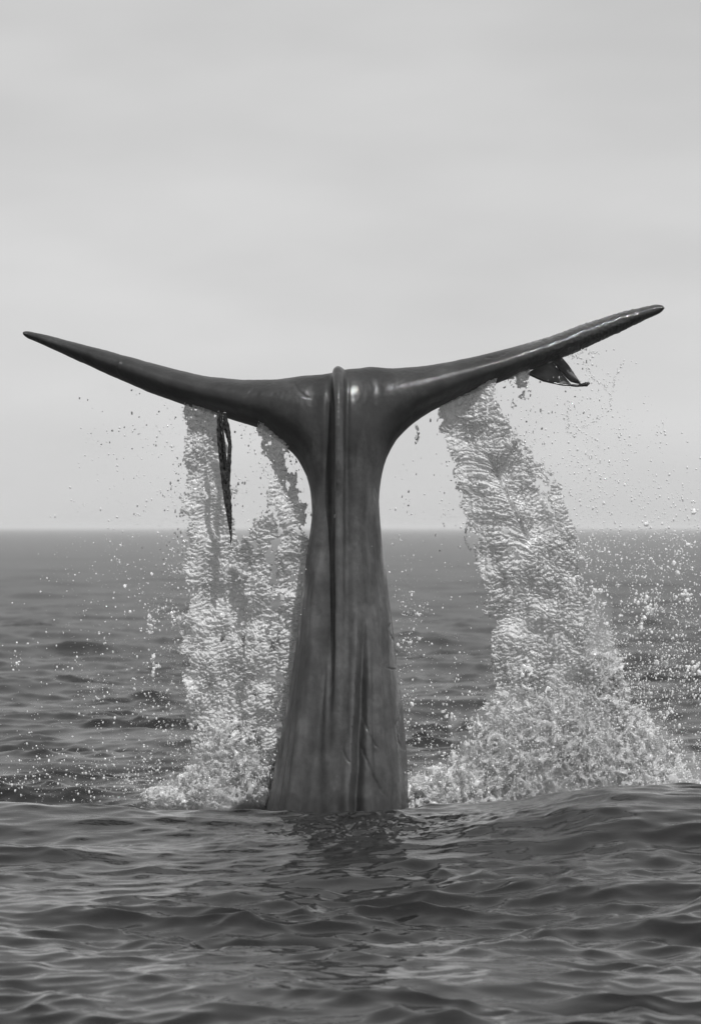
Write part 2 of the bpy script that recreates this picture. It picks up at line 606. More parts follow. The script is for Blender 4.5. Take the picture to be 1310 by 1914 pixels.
def build_whale():
    h = 0.0125
    xs, ys, zs = grid_axes((-2.3, 29.3, -0.75), (2.2, 31.25, 3.5), h)
    px_c = 632.0

    def sweep_y(s):                    # leading edge, thickest line, trailing edge
        yle = Y0 - 0.11 + 0.71 * s ** 1.25
        yte = Y0 + 0.66 + 0.05 * s + 0.20 * np.sin(math.pi * s)
        ym = yle + 0.36 * (yte - yle)
        return yle, ym, yte

    def table(pts, n_tip):
        p = np.array(pts, float)
        s = np.abs(p[:, 0] - px_c) / n_tip
        ym = sweep_y(s)[1]
        return (p[:, 0] - 655) * ym / FPX, H + (HOR - p[:, 1]) * ym / FPX

    def smooth_curve(x, y, n=400):
        xx = np.linspace(x[0], x[-1], n)
        yy = np.interp(xx, x, y)
        ker = np.hanning(15)
        ker /= ker.sum()
        yp = np.concatenate([2 * yy[0] - yy[7:0:-1], yy, 2 * yy[-1] - yy[-2:-9:-1]])
        return xx, np.convolve(yp, ker, 'valid')

    F = None
    X = xs[:, None, None]
    Yg = ys[None, :, None]
    Z = zs[None, None, :]
    for side, (top, bot, tip) in enumerate(((TOP_L, BOT_L, 587.0), (TOP_R, BOT_R, 606.0))):
        xt, zt = smooth_curve(*table(top, tip))
        xb, zb = smooth_curve(*table(bot, tip))
        x = xs
        zt_ = np.interp(x, xt, zt)
        zb_ = np.interp(x, xb, zb)
        xc = (px_c - 655) * Y0 / FPX
        xtip = xt[0] if side == 0 else xt[-1]
        s = np.clip((x - xc) / (xtip - xc), 0, 1)
        zc, hh = (zt_ + zb_) / 2, np.maximum((zt_ - zb_) / 2, 0.004)
        # round the tip off
        e = np.clip((1 - s) / 0.018, 0, 1)
        hh = hh * np.sqrt(np.clip(1 - (1 - e) ** 2, 0.0, 1))
        beyond = np.maximum(((x - xtip) if side else (xtip - x)), 0)
        other = np.maximum((xc - x) if side else (x - xc), 0)
        yle, ym, yte = sweep_y(s)
        hh_, zc_, yle, ym, yte = (v[:, None, None] for v in (np.maximum(hh, 0.003), zc, yle, ym, yte))
        q = np.where(Yg < ym, (Yg - ym) / (ym - yle), (Yg - ym) / (yte - ym))
        # towards the trailing edge the blade thins out and sits low in the silhouette
        qa = np.abs(q)
        A = np.where(Yg < ym, qa ** 2.2, qa ** 1.5)
        B = np.abs((Z - zc_) / hh_) ** 2.0
        r = np.sqrt(A + B)
        f = (r - 1) * np.minimum(hh_, 0.16) - 0.007
        f = f + (beyond[:, None, None] + other[:, None, None]) * 1.0
        F = f if F is None else smin(F, f, 0.02)
        del f, r, A, B, q, qa
    # the tail stock
    pl, pr = np.array(PED_L, float), np.array(PED_R, float)
    pyy = HOR - (zs - H) * FPX / Y0

    def sm(v, n=25):
        k = np.hanning(n)
        k /= k.sum()
        v = np.concatenate([np.full(n // 2, v[0]), v, np.full(n // 2, v[-1])])
        return np.convolve(v, k, 'valid')
    wl = sm((np.interp(pyy, pl[:, 0], pl[:, 1]) - 655) * Y0 / FPX)
    wr = sm((np.interp(pyy, pr[:, 0], pr[:, 1]) - 655) * Y0 / FPX)
    c = (wl + wr) / 2
    w = (wr - wl) / 2
    yc = Y0 + 0.10 - 0.02 * (2.8 - zs)
    D = 0.27 + 0.42 * sstep(2.3, -0.4, zs)
    u = (X - c[None, None]) / w[None, None]
    v = (Yg - yc[None, None]) / D[None, None]
    zt0, zt1 = H + (HOR - 840) * Y0 / FPX, H + (HOR - 706) * Y0 / FPX
    cap = np.clip((Z - zt0) / (zt1 - zt0), 0, None)
    pu = (2.3 + 1.9 * sstep(1.7, 0.4, zs))[None, None]
    r = (np.abs(u) ** pu + np.abs(v) ** 1.9 + cap ** 2) ** 0.45
    ped = (r - 1) * w[None, None] - 0.004
    F = smin(F, ped, 0.07)
    del u, v, r, ped
    # the dorsal keel, a rounded rib that ends in a knob above the flukes
    kz = zs
    kpy = pyy
    kx = (np.interp(kpy, [686, 900, 1130, 1290, 1400], [632, 632, 633.5, 630, 628]) - 655) * Y0 / FPX
    front = yc - D
    topz = H + (HOR - 683) * Y0 / FPX
    ky = np.where(kpy < 930, np.interp(kpy, [683, 700, 740, 790, 860, 930], [Y0 + .06, Y0 - .03, Y0 - .13, Y0 - .20, Y0 - .225, np.interp(930, kpy[::-1], front[::-1])]), front)
    ky = sm(ky, 15) - 0.035 * sstep(1250, 950, kpy)
    kr = 0.044 * sstep(1480, 1180, kpy) + 0.002
    kr = kr - 0.012 * sstep(735, 690, kpy)
    zz = np.minimum(0, topz - 0.035 - Z)           # cap
    dk = np.sqrt((X - kx[None, None]) ** 2 + ((Yg - ky[None, None] - 0.06) / 2.2) ** 2 + zz ** 2) - kr[None, None]
    F = smin(F, dk, 0.022)
    del dk
    co, q = surface_nets(F, (xs[0], ys[0], zs[0]), h)
    del F
    o = mesh_from('whale', co, q, M_WHALE)
    md = o.modifiers.new('s', 'SMOOTH')
    md.factor = 0.5
    md.iterations = 3
    sb = o.modifiers.new('d', 'SUBSURF')
    sb.levels = 1
    dg = bpy.context.evaluated_depsgraph_get()
    me = bpy.data.meshes.new_from_object(o.evaluated_get(dg))
    o.modifiers.clear()
    o.data = me
    me.name = 'whale'
    n = len(me.vertices)
    co = np.empty(n * 3, np.float32)
    me.vertices.foreach_get('co', co)
    co = co.reshape(-1, 3)
    no = np.empty(n * 3, np.float32)
    me.vertices.foreach_get('normal', no)
    no = no.reshape(-1, 3)
    x, y, z = co.T
    ppx = 655 + x * FPX / y
    ppy = HOR - (z - H) * FPX / y
    # folds of the stock: ribs that fan out towards the body
    lw = np.interp(ppy, pl[:, 0], pl[:, 1])
    rw = np.interp(ppy, pr[:, 0], pr[:, 1])
    uu = np.where(ppx < 632, (ppx - 632) / np.maximum(632 - lw, 1), (ppx - 632) / np.maximum(rw - 632, 1))
    low = sstep(960, 1280, ppy)
    mid = sstep(870, 1000, ppy)
    right = sstep(0.2, 0.4, uu)
    tq = np.clip((ppy - 930) / 580.0, 0, 1.1)
    wob = 2.5 * noise(z * 2.2, z * 0, seed=3)
    d = np.zeros_like(x)
    frontal = (no[:, 1] < 0.3)
    for (xa, xb, amp, wl_, wr_, y0_) in ((612, 546, .062, 7, 10, 960), (604, 533, .040, 4.5, 6, 930), (599, 523, .042, 4, 5.5, 900), (594, 514, .036, 3.5, 5, 900), (590, 507, .026, 3, 4, 900),
                                         (610, 562, .022, 4.5, 7, 1000)):
        c_ = xa + (xb - xa) * tq ** 1.45 + wob
        e_ = ppx - c_
        d += amp * np.where(e_ < 0, np.exp(-(e_ / wl_) ** 2), np.exp(-(e_ / wr_) ** 2)) * sstep(y0_, y0_ + 160, ppy) * frontal
    # the hollow between the outermost big rib and the keel
    c_ = np.interp(ppy, [1100, 1300, 1510], [608, 596, 588])
    d -= 0.055 * np.exp(-((ppx - c_) / np.interp(ppy, [1100, 1510], [9, 24])) ** 2) * sstep(1080, 1300, ppy) * frontal
    d -= 0.012 * np.exp(-((ppx - 649.5) / 4.5) ** 2) * sstep(690, 760, ppy) * sstep(1250, 900, ppy) * frontal
    for (xa, xb, amp, wd_, ya, yb) in ((690, 706, .014, 6, 900, 1480), (700, 735, .014, 5, 940, 1500), (652, 650, .010, 5, 1150, 1500)):
        c_ = xa + (xb - xa) * np.clip((ppy - ya) / (yb - ya), 0, 1) + 2 * wob
        d -= amp * np.exp(-((ppx - c_) / wd_) ** 2) * sstep(ya, ya + 120, ppy) * sstep(yb, yb - 80, ppy) * frontal
    # right: one deep crease with a soft rib beside it, wavering
    cr = np.interp(ppy, [1000, 1150, 1300, 1400, 1510], [688, 682, 676, 670, 666])
    dd = (ppx - cr + 4 * noise(z * 3, z * 0, seed=6)) / 9.0
    d += sstep(1080, 1330, ppy) * (-0.085 * np.exp(-dd ** 2) * (dd > -1.5) + 0.052 * np.exp(-((dd + 2.0) / 1.3) ** 2))
    d += 0.018 * low * right * fbm(uu * 4.0, z * 0.9, seed=8, octaves=3)
    # groove left of the keel
    dg_ = (ppx - 615) / 6.5
    d += -0.050 * np.exp(-dg_ ** 2) * sstep(700, 780, ppy) * sstep(1480, 1100, ppy)
    # slanting skin creases low on the right side
    for (xa, ya, xb, yb, wd, dep) in ((678, 1330, 710, 1400, 2.2, .008), (674, 1385, 722, 1490, 2.4, .009), (640, 1400, 668, 1440, 2.0, .006),
                                      (728, 1165, 738, 1200, 2.0, .006), (722, 1238, 738, 1252, 1.8, .005), (740, 1345, 750, 1400, 2.0, .005),
                                      (452, 742, 478, 716, 2.5, .003), (548, 712, 580, 745, 2.5, .004), (225, 672, 229, 706, 3.0, -.004), (905, 668, 950, 655, 2.5, .006)):
        tx, ty = xb - xa, yb - ya
        ll = math.hypot(tx, ty)
        t = ((ppx - xa) * tx + (ppy - ya) * ty) / ll / ll
        bend = 5 * np.sin(math.pi * np.clip(t, 0, 1))
        s_ = ((ppx - xa) * ty - (ppy - ya) * tx) / ll + bend + 1.5 * noise(ppy * 0.12, ppx * 0.12, seed=12)
        d -= dep * np.exp(-(s_ / wd) ** 2) * sstep(-0.05, 0.15, t) * sstep(1.05, 0.8, t) * (no[:, 1] < 0.2)
    d += 0.0022 * fbm(x * 7, y * 7, z * 3.5, octaves=3, seed=2)
    d += 0.0012 * noise(x * 40, y * 40, z * 26, seed=14)
    wet = sstep(940, 1050, ppx) * sstep(1225, 1170, ppx) * sstep(700, 660, ppy)
    d += 0.0042 * wet * noise(x * 44, y * 30, z * 44, seed=15)
    kw = np.exp(-((ppx - 634) / 9.0) ** 2) * sstep(690, 720, ppy) * sstep(1500, 1440, ppy) * (no[:, 1] < 0)
    d += 0.0016 * kw * noise(x * 20, y * 10, z * 42, seed=16) * (0.35 + sstep(0.0, 0.4, noise(z * 5, z * 0, seed=17)))
    co = co + no * d[:, None]
    me.vertices.foreach_set('co', co.ravel())
    me.update()
    # the film of water still running off: smooth and dark on the flukes, torn into runs below; groove and hollow shade is painted in too
    edge = 845 + 55 * noise(ppx * 0.045, ppx * 0, seed=41) + 30 * noise(ppx * 0.13, ppx * 0, seed=42)
    film = sstep(25, -25, ppy - edge)
    keel = np.exp(-((ppx - 616) / 8.0) ** 2) * 0.5 * sstep(1400, 950, ppy)  # painted shade along the groove left of the keel, not water
    film = np.maximum(film, keel)
    patch = sstep(0.15, 0.35, noise(ppx * 0.035, ppy * 0.018, seed=43) + 0.35 * sstep(1380, 1500, ppy))
    film = np.maximum(film, 0.35 * patch * sstep(1330, 1450, ppy))
    drop = np.exp(-(((ppx - 624) / 11.0) ** 2 + ((ppy - 1305 - 10 * noise(ppx * .2, ppx * 0, seed=44)) / 26.0) ** 2))
    film = np.maximum(film, 0.85 * sstep(0.2, 0.7, drop))
    foot = sstep(0, 25, ppy - 1475 + 26 * noise(ppx * 0.05, ppx * 0, seed=45))
    film = np.maximum(film, 0.9 * foot)
    cen = np.exp(-((ppx - np.interp(ppy, [1250, 1510], [612, 596])) / np.interp(ppy, [1250, 1510], [14, 42])) ** 2) * sstep(1240, 1400, ppy)  # painted shade in the hollow between the big rib and the keel
    film = np.maximum(film, 0.6 * cen * (0.7 + 0.6 * noise(ppx * .05, ppy * .02, seed=46)))
    attr(me, 'film', np.clip(film, 0, 1))
    # where water still stands on the skin and shines
    shine = np.exp(-((ppx - 633) / 11.0) ** 2) * sstep(1480, 1300, ppy)
    shine = np.maximum(shine, np.exp(-(((ppx - 668) / 20.0) ** 2 + ((ppy - 734) / 32.0) ** 2)))
    shine = np.maximum(shine, sstep(950, 1000, ppx) * (0.5 + 0.5 * sstep(-0.2, 0.15, noise(ppx * 0.09, ppx * 0, seed=47))))
    shine = np.maximum(shine, 0.55 * sstep(860, 960, ppy) * sstep(-0.1, 0.4, noise(ppx * 0.06, ppy * 0.006, seed=48)))
    attr(me, 'shine', np.clip(1.4 * shine, 0, 1))
    me.polygons.foreach_set('use_smooth', np.ones(len(me.polygons), bool))
    c0 = np.array([(632 - 655) * Y0 / FPX, Y0, 0], np.float32)
    me.vertices.foreach_set('co', (co - c0).ravel())
    me.update()
    o.location = [float(v_) for v_ in c0]
    tag(o, 'tail of a diving whale raised upright with both dark flukes spread above the water', 'whale')
    return o


build_whale()


# ------------------------------------------------------------------ seaweed caught on the flukes
def ribbon(pts, widths, Y, thick, seed, crink=0.012, dy=0.0):
    """closed strip: pts (px, py) down its middle, widths in px; crinkled in depth"""
    pts = np.array(pts, float)
    n = 70
    t = np.linspace(0, 1, n)
    tt = np.linspace(0, 1, len(pts))
    cx, cy = np.interp(t, tt, pts[:, 0]), np.interp(t, tt, pts[:, 1])
    w = np.interp(t, tt, widths) * (1 + 0.25 * noise(t * 22, t * 0 + seed, seed=seed))
    m = 9
    u = np.linspace(-0.5, 0.5, m)
    gx = cx[:, None] + w[:, None] * u[None]
    gy = np.repeat(cy[:, None], m, 1)
    yy = Y + dy * t[:, None] + crink * noise(u[None] * 4 + seed, t[:, None] * 20, seed=seed) * np.ones_like(gx) + 0.012 * np.abs(u[None]) * 2
    fr = np.stack([(gx - 655) * Y / FPX, yy, H + (HOR - gy) * Y / FPX], -1)
    bk = fr.copy()
    bk[..., 1] += thick
    co = np.concatenate([fr.reshape(-1, 3), bk.reshape(-1, 3)])
    i = (np.arange(n - 1)[:, None] * m + np.arange(m - 1)[None]).ravel()
    f = [np.stack([i, i + m, i + m + 1, i + 1], 1)]
    k = n * m
    f.append(np.stack([i + k, i + 1 + k, i + m + 1 + k, i + m + k], 1))
    rim = np.concatenate([np.arange(0, m), np.arange(2 * m - 1, n * m, m), np.arange(n * m - 2, (n - 1) * m - 1, -1), np.arange((n - 2) * m, 0, -m)])
    r2 = np.roll(rim, -1)
    f.append(np.stack([rim, r2, r2 + k, rim + k], 1))
    return co, np.concatenate(f)


def empty(name, loc):
    o = bpy.data.objects.new(name, None)
    o.location = loc
    o.empty_display_size = 0.2
    col.objects.link(o)
    return o


YW = 30.03
wd = empty('seaweed', P(420, 1018, YW))
tag(wd, 'crinkled black strip of seaweed hanging straight down beside a falling curtain of water', 'seaweed')
for k, (pts, ws, dy) in enumerate((
        ([(409, 768), (410, 810), (415, 860), (420, 910), (424, 950)], [5, 10, 11, 10, 6], 0.00),
        ([(419, 770), (424, 800), (430, 830), (428, 870), (427, 905), (429, 930)], [7, 12, 7, 8, 6, 2], 0.03),
        ([(421, 880), (425, 920), (428, 955), (430, 980), (432, 1003), (431, 1019)], [10, 13, 12, 7, 4, 2], -0.02),
        ([(414, 775), (419, 830), (424, 880), (424, 905)], [3, 5, 4, 2], -0.025))):
    co, f = ribbon(pts, ws, YW + dy, 0.006, 50 + k)
    mesh_from('frond', co, f, M_WEED, parent=wd)

# right: a folded blade, one half thin and pale, a thick dark hem
YW = 30.46
bl = empty('seaweed', P(1050, 722, YW))
tag(bl, 'grey leaf shaped blade of seaweed with a dark hem under the raised fluke', 'seaweed')


def plate(name, poly, Y, ydip, mat, thick=0.008, n=18):
    """a small curved plate between two edge curves of equal length: poly = (upper, lower)"""
    a, b = (np.array(p, float) for p in poly)
    t = np.linspace(0, 1, n)
    ea = np.stack([np.interp(t, np.linspace(0, 1, len(a)), a[:, j]) for j in (0, 1)], 1)
    eb = np.stack([np.interp(t, np.linspace(0, 1, len(b)), b[:, j]) for j in (0, 1)], 1)
    m = 10
    v = np.linspace(0, 1, m)
    g = ea[:, None] * (1 - v)[None, :, None] + eb[:, None] * v[None, :, None]
    yy = Y + ydip * np.sin(math.pi * v)[None] * np.ones((n, 1)) + 0.008 * noise(t[:, None] * 6, v[None] * 4, seed=70)
    fr = np.stack([(g[..., 0] - 655) * Y / FPX, yy, H + (HOR - g[..., 1]) * Y / FPX], -1)
    bk = fr.copy()
    bk[..., 1] += thick
    co = np.concatenate([fr.reshape(-1, 3), bk.reshape(-1, 3)])
    i = (np.arange(n - 1)[:, None] * m + np.arange(m - 1)[None]).ravel()
    k = n * m
    f = [np.stack([i, i + m, i + m + 1, i + 1], 1), np.stack([i + k, i + 1 + k, i + m + 1 + k, i + m + k], 1)]
    rim = np.concatenate([np.arange(0, m), np.arange(2 * m - 1, n * m, m), np.arange(n * m - 2, (n - 1) * m - 1, -1), np.arange((n - 2) * m, 0, -m)])
    r2 = np.roll(rim, -1)
    f.append(np.stack([rim, r2, r2 + k, rim + k], 1))
    return mesh_from(name, co, np.concatenate(f), mat, parent=bl)


M_BLADE2 = mat_weed('dull_grey_weed', 0.09, 0.15, 0.6)
plate('pale_half', ([(985, 697), (1000, 688), (1020, 680), (1032, 676)], [(986, 700), (1015, 712), (1045, 718), (1068, 719)]), YW, 0.03, M_BLADE)
plate('dark_half', ([(1026, 672), (1038, 668), (1050, 668), (1062, 682), (1078, 706)], [(1034, 678), (1045, 692), (1056, 705), (1066, 714), (1086, 719)]), YW + 0.012, -0.03, M_BLADE2)
co, f = ribbon([(985, 699), (1015, 712), (1050, 719), (1080, 721), (1092, 720)], [3, 4, 4, 5, 7], YW - 0.01, 0.02, 61, crink=0.004)


def tube(pts, rad, Y, seed=0, m=8, n=40):
    pts = np.array(pts, float)
    t = np.linspace(0, 1, n)
    tt = np.linspace(0, 1, len(pts))
    c = np.stack([np.interp(t, tt, pts[:, 0]), np.interp(t, tt, pts[:, 1])], 1)
    r = np.interp(t, np.linspace(0, 1, len(rad)), rad) * (1 + 0.2 * noise(t * 14, t * 0 + .4, seed=seed)) * Y / FPX
    p = np.stack([(c[:, 0] - 655) * Y / FPX, np.full(n, Y), H + (HOR - c[:, 1]) * Y / FPX], 1)
    d = np.gradient(p, axis=0)
    d /= np.linalg.norm(d, axis=1, keepdims=True)
    e1 = np.cross(d, [0, 1, 0])
    e1 /= np.linalg.norm(e1, axis=1, keepdims=True)
    a = np.arange(m) * 2 * math.pi / m
    ring = p[:, None] + r[:, None, None] * (np.cos(a)[None, :, None] * e1[:, None] + np.sin(a)[None, :, None] * np.array([0, 1, 0]))
    co = ring.reshape(-1, 3)
    i = np.arange(n - 1)[:, None] * m
    j = np.arange(m)[None]
    f = np.stack([i + j, i + (j + 1) % m, i + m + (j + 1) % m, i + m + j], -1).reshape(-1, 4)
    return co, f


co, f = tube([(985, 699), (1015, 712), (1050, 719), (1080, 721), (1096, 718), (1101, 715)], [1.0, 1.6, 1.8, 2.6, 4.2, 2.0], YW - 0.01, 61)
mesh_from('hem', co, f, M_WEED, parent=bl)


# ------------------------------------------------------------------ falling curtains of water
def curtain(left, right, Y, seed, label, spine=None, res=0.0042, amp=1.0, ydepth=0.06, hole=0.0):
    L_, R_ = np.array(left, float), np.array(right, float)       # rows (py, px)
    y0 = min(L_[0, 0], R_[0, 0])
    y1 = max(L_[-1, 0], R_[-1, 0])
    sc = Y / FPX
    nv = int((y1 - y0) * sc / res)
    wmax = (np.interp(np.linspace(y0, y1, 50), R_[:, 0], R_[:, 1]) - np.interp(np.linspace(y0, y1, 50), L_[:, 0], L_[:, 1])).max()
    nu = int(wmax * sc / res)
    py = np.linspace(y0, y1, nv)
    lx, rx = np.interp(py, L_[:, 0], L_[:, 1]), np.interp(py, R_[:, 0], R_[:, 1])
    mg = 0.055 / sc
    lx, rx = lx - mg, rx + mg
    nu = int((wmax * sc + 0.11) / res)
    u = np.linspace(0, 1, nu)
    gx = lx[:, None] + (rx - lx)[:, None] * u[None]
    gy = np.repeat(py[:, None], nu, 1)
    X = (gx - 655) * sc
    Z = H + (HOR - gy) * sc
    # crinkles, finer across the fall than along it
    wx = X + 0.02 * noise(X * 9, Z * 9, seed=seed + 1)
    wz = Z + 0.03 * noise(X * 7, Z * 7, seed=seed + 2)
    wx = wx + 0.010 * noise(X * 30, Z * 30, seed=seed + 21)
    r1 = np.sqrt(np.abs(noise(wx * 16, wz * 29, seed=seed + 3)) + 0.01) * 2 - 1
    r2 = np.sqrt(np.abs(noise(wx * 38, wz * 56, seed=seed + 4)) + 0.01) * 2 - 1
    d = 0.017 * r1 + 0.013 * r2 + 0.009 * noise(wx * 90, wz * 110, seed=seed + 5)
    d = d * np.clip(0.75 + 0.9 * noise(X * 5.5, Z * 2.6, seed=seed + 22), 0.5, 1.35)
    d = d + 0.010 * noise(X * 34, Z * 5, seed=seed + 23)
    sp = None
    if spine is not None:
        (ax, ay), (bx, by) = spine
        A = np.array([(ax - 655) * sc, H + (HOR - ay) * sc])
        B = np.array([(bx - 655) * sc, H + (HOR - by) * sc])
        t_ = B - A
        ln = np.linalg.norm(t_)
        t_ /= ln
        al = (X - A[0]) * t_[0] + (Z - A[1]) * t_[1]
        ac = (X - A[0]) * -t_[1] + (Z - A[1]) * t_[0]
        ac = ac + 0.010 * noise(al * 12, al * 0, seed=seed + 9)
        q = al + 0.9 * np.sqrt(np.abs(ac) * 0.25 + 1e-4)
        fib = -1 + np.abs(noise(q * 34 + 0.5 * noise(X * 8, Z * 8, seed=seed), ac * 5, seed=seed + 7)) * 2
        near = np.exp(-(ac / 0.14) ** 2) * sstep(-0.15, 0.1, al) * sstep(ln + 0.25, ln - 0.05, al)
        d = d * (1 - 0.75 * near) + near * (0.026 * fib + 0.008 * r2)
        d = d - 0.050 * np.exp(-(ac / 0.011) ** 2) * sstep(-0.02, 0.06, al) * sstep(ln + 0.05, ln - 0.03, al)
    low = ydepth * (noise(X * 2.2, Z * 1.6, seed=seed + 11)) + 0.05 * noise(X * 6, Z * 5, seed=seed + 12)
    yy = Y + low - amp * d
    # torn outline and holes
    eu = np.minimum(u, 1 - u)[None] * (rx - lx)[:, None] * sc
    torn = eu - 0.055 + 0.050 * fbm(X * 7, Z * 5.5, seed=seed + 13, octaves=6, gain=0.72)
    eu = np.maximum(eu - 0.045, 0)
    hn = fbm(X * 9, Z * 6, seed=seed + 15, octaves=5, gain=0.65)
    torn = np.minimum(torn, (y1 - gy) * sc * 0.6 - 0.05 - 0.09 * fbm(X * 7, Z * 7, seed=seed + 14, octaves=4, gain=0.65))
    keep = (torn > 0) & (u[None] > 0.004) & (u[None] < 0.996) & (hn > -0.85 + hole + 0.35 * np.exp(-eu / 0.03))
    fr = np.stack([X, yy, Z], -1)
    bk = fr.copy()
    bk[..., 1] += 0.010 + 0.006 * noise(X * 30, Z * 30, seed=seed + 16) + 0.5 * amp * d
    i = (np.arange(nv - 1)[:, None] * nu + np.arange(nu - 1)[None])
    kf = keep[:-1, :-1] & keep[1:, :-1] & keep[:-1, 1:] & keep[1:, 1:]
    i = i[kf]
    f = np.stack([i, i + nu, i + nu + 1, i + 1], 1)
    k = nv * nu
    g = np.stack([i + k, i + 1 + k, i + nu + 1 + k, i + nu + k], 1)
    # rim walls
    ee = np.concatenate([f[:, [0, 1]], f[:, [1, 2]], f[:, [2, 3]], f[:, [3, 0]]])
    key = np.sort(ee, 1)
    code = key[:, 0].astype(np.int64) * k + key[:, 1]
    un, inv, ct = np.unique(code, return_inverse=True, return_counts=True)
    be = ee[ct[inv] == 1]
    w = np.stack([be[:, 1], be[:, 0], be[:, 0] + k, be[:, 1] + k], 1)
    F = np.concatenate([f, g, w])
    C = np.concatenate([fr.reshape(-1, 3), bk.reshape(-1, 3)])
    used = np.zeros(len(C), bool)
    used[F.ravel()] = True
    re = np.cumsum(used) - 1
    o = mesh_from('water_curtain', C[used], re[F], M_CURT)
    recenter(o)
    tag(o, label, 'falling water', 'curtains of water pouring off the flukes')
    return o


curtain([(742, 352), (850, 345), (950, 341), (1050, 343), (1100, 350), (1150, 338), (1250, 345), (1350, 352), (1470, 375)],
        [(775, 412), (850, 428), (950, 436), (1020, 450), (1100, 462), (1200, 468), (1470, 470)], 30.22, 100,
        'broad crinkled curtain of water falling behind the hanging black seaweed')
curtain([(780, 482), (830, 490), (880, 510), (930, 500), (980, 470), (1030, 442), (1100, 448), (1250, 452), (1470, 455)],
        [(780, 520), (830, 543), (880, 553), (930, 562), (980, 575), (1030, 592), (1150, 592), (1250, 585), (1350, 565), (1470, 545)], 30.12, 140,
        'narrow curtain of water widening downward between the hanging seaweed and the tail', hole=0.42)
curtain([(735, 812), (800, 826), (900, 850), (1000, 882), (1100, 902), (1200, 918), (1300, 925), (1440, 905)],
        [(690, 915), (745, 932), (800, 958), (900, 1000), (960, 1035), (1080, 1070), (1200, 1105), (1300, 1125), (1440, 1150)], 30.225, 180,
        'wide slanting curtain of water with a dark feathered spine falling right of the tail', spine=((913, 850), (988, 1010)))
curtain([(700, 946), (730, 952), (765, 968)], [(690, 990), (730, 992), (765, 985)], 30.34, 220,
        'small torn scrap of falling water just below the grey seaweed blade', hole=0.1)
curtain([(820, 958), (880, 985), (960, 1028), (1080, 1062), (1200, 1095), (1300, 1115), (1420, 1120)],
        [(820, 985), (880, 1030), (960, 1074), (1080, 1092), (1200, 1150), (1300, 1172), (1420, 1220)], 30.33, 260,
        'thin ragged curtain of water trailing along the outer side of the slanting one', hole=0.33)


# ------------------------------------------------------------------ white water thrown up at the surface
def splash(name, domes, lo, hi, seed, label, cat='splash', h=0.0080, thick=0.095, scale=10.5, mat=None):
    """domes: (px, py_base, Y, rx, ry, rz in m); walls of thin water films broken into lace"""
    xs, ys, zs = grid_axes(lo, hi, h)
    X, Y, Z = np.meshgrid(xs, ys, zs, indexing='ij')
    env = np.full(X.shape, -9.0, np.float32)
    for px, py, yd, rx, ry, rz in domes:
        c = P(px, py, yd)
        e = 1 - np.sqrt(((X - c[0]) / rx) ** 2 + ((Y - c[1]) / ry) ** 2 + ((Z - c[2]) / rz) ** 2)
        env = np.maximum(env, e)
    act = env > -0.35
    idx = np.nonzero(act.ravel())[0]
    x, y, z, e = (a.ravel()[idx] for a in (X, Y, Z, env))
    wx = x + 0.03 * noise(x * 6, y * 6, z * 6, seed=seed)
    wz = z + 0.03 * noise(x * 6 + 9, y * 6, z * 6, seed=seed + 1)
    n1 = noise(wx * scale, y * scale, wz * scale * 0.85, seed=seed + 2)
    n2 = noise(wx * scale * 2.6, y * scale * 2.6, wz * scale * 2.6, seed=seed + 3)
    n3 = noise(x * scale * 5, y * scale * 5, z * scale * 5, seed=seed + 4)
    film = np.minimum(np.abs(n1) - thick, np.abs(n2 * 0.8 + 0.3 * n1) - thick * 0.75)
    ragged = -(e + 0.22 * n1 + 0.16 * n2 + 0.10 * n3) * 1.0
    lace = 0.02 - (n2 + 0.8 * n3) * 0.45 - 0.09 + 0.10 * noise(x * 5, y * 5, z * 5, seed=seed + 6)
    val = np.maximum(np.maximum(film, ragged), lace) + 0.05 * n3
    f = np.full(X.size, 1.0, np.float32)
    f[idx] = val
    f = f.reshape(X.shape)
    f[0], f[-1], f[:, 0], f[:, -1], f[:, :, 0], f[:, :, -1] = 1, 1, 1, 1, 1, 1
    co, q = surface_nets(f, (xs[0], ys[0], zs[0]), h)
    o = mesh_from(name, co, q, mat or M_FOAM)
    recenter(o)
    tag(o, label, cat, 'splashes where the falling water lands')
    return o


splash('splash', [(430, 1470, 30.25, .26, .2, .45), (385, 1480, 30.2, .20, .2, .22), (500, 1470, 30.3, .25, .2, .30), (330, 1490, 30.2, .25, .2, .08), (440, 1390, 30.25, .16, .2, .2)],
       (-1.45, 29.9, -0.12), (-0.30, 30.65, 0.85), 300, 'white splash with a rounded crest below the curtains left of the tail')
splash('splash', [(960, 1480, 30.3, .36, .2, .66), (1060, 1480, 30.3, .38, .2, .72), (1160, 1480, 30.35, .36, .2, .58), (1220, 1480, 30.3, .26, .2, .28),
                  (860, 1490, 30.2, .4, .22, .22), (790, 1495, 30.15, .25, .2, .14), (1120, 1330, 30.35, .20, .15, .5), (1290, 1490, 30.3, .3, .2, .12),
                  (985, 1300, 30.3, .09, .1, .26), (1100, 1270, 30.3, .08, .1, .25), (1205, 1400, 30.3, .07, .1, .24), (905, 1420, 30.2, .07, .1, .22), (850, 1440, 30.2, .05, .08, .15), (1255, 1430, 30.3, .06, .1, .2)],
       (0.25, 29.85, -0.12), (2.5, 30.7, 1.15), 340, 'large white splash heaped up at the foot of the slanting curtain')


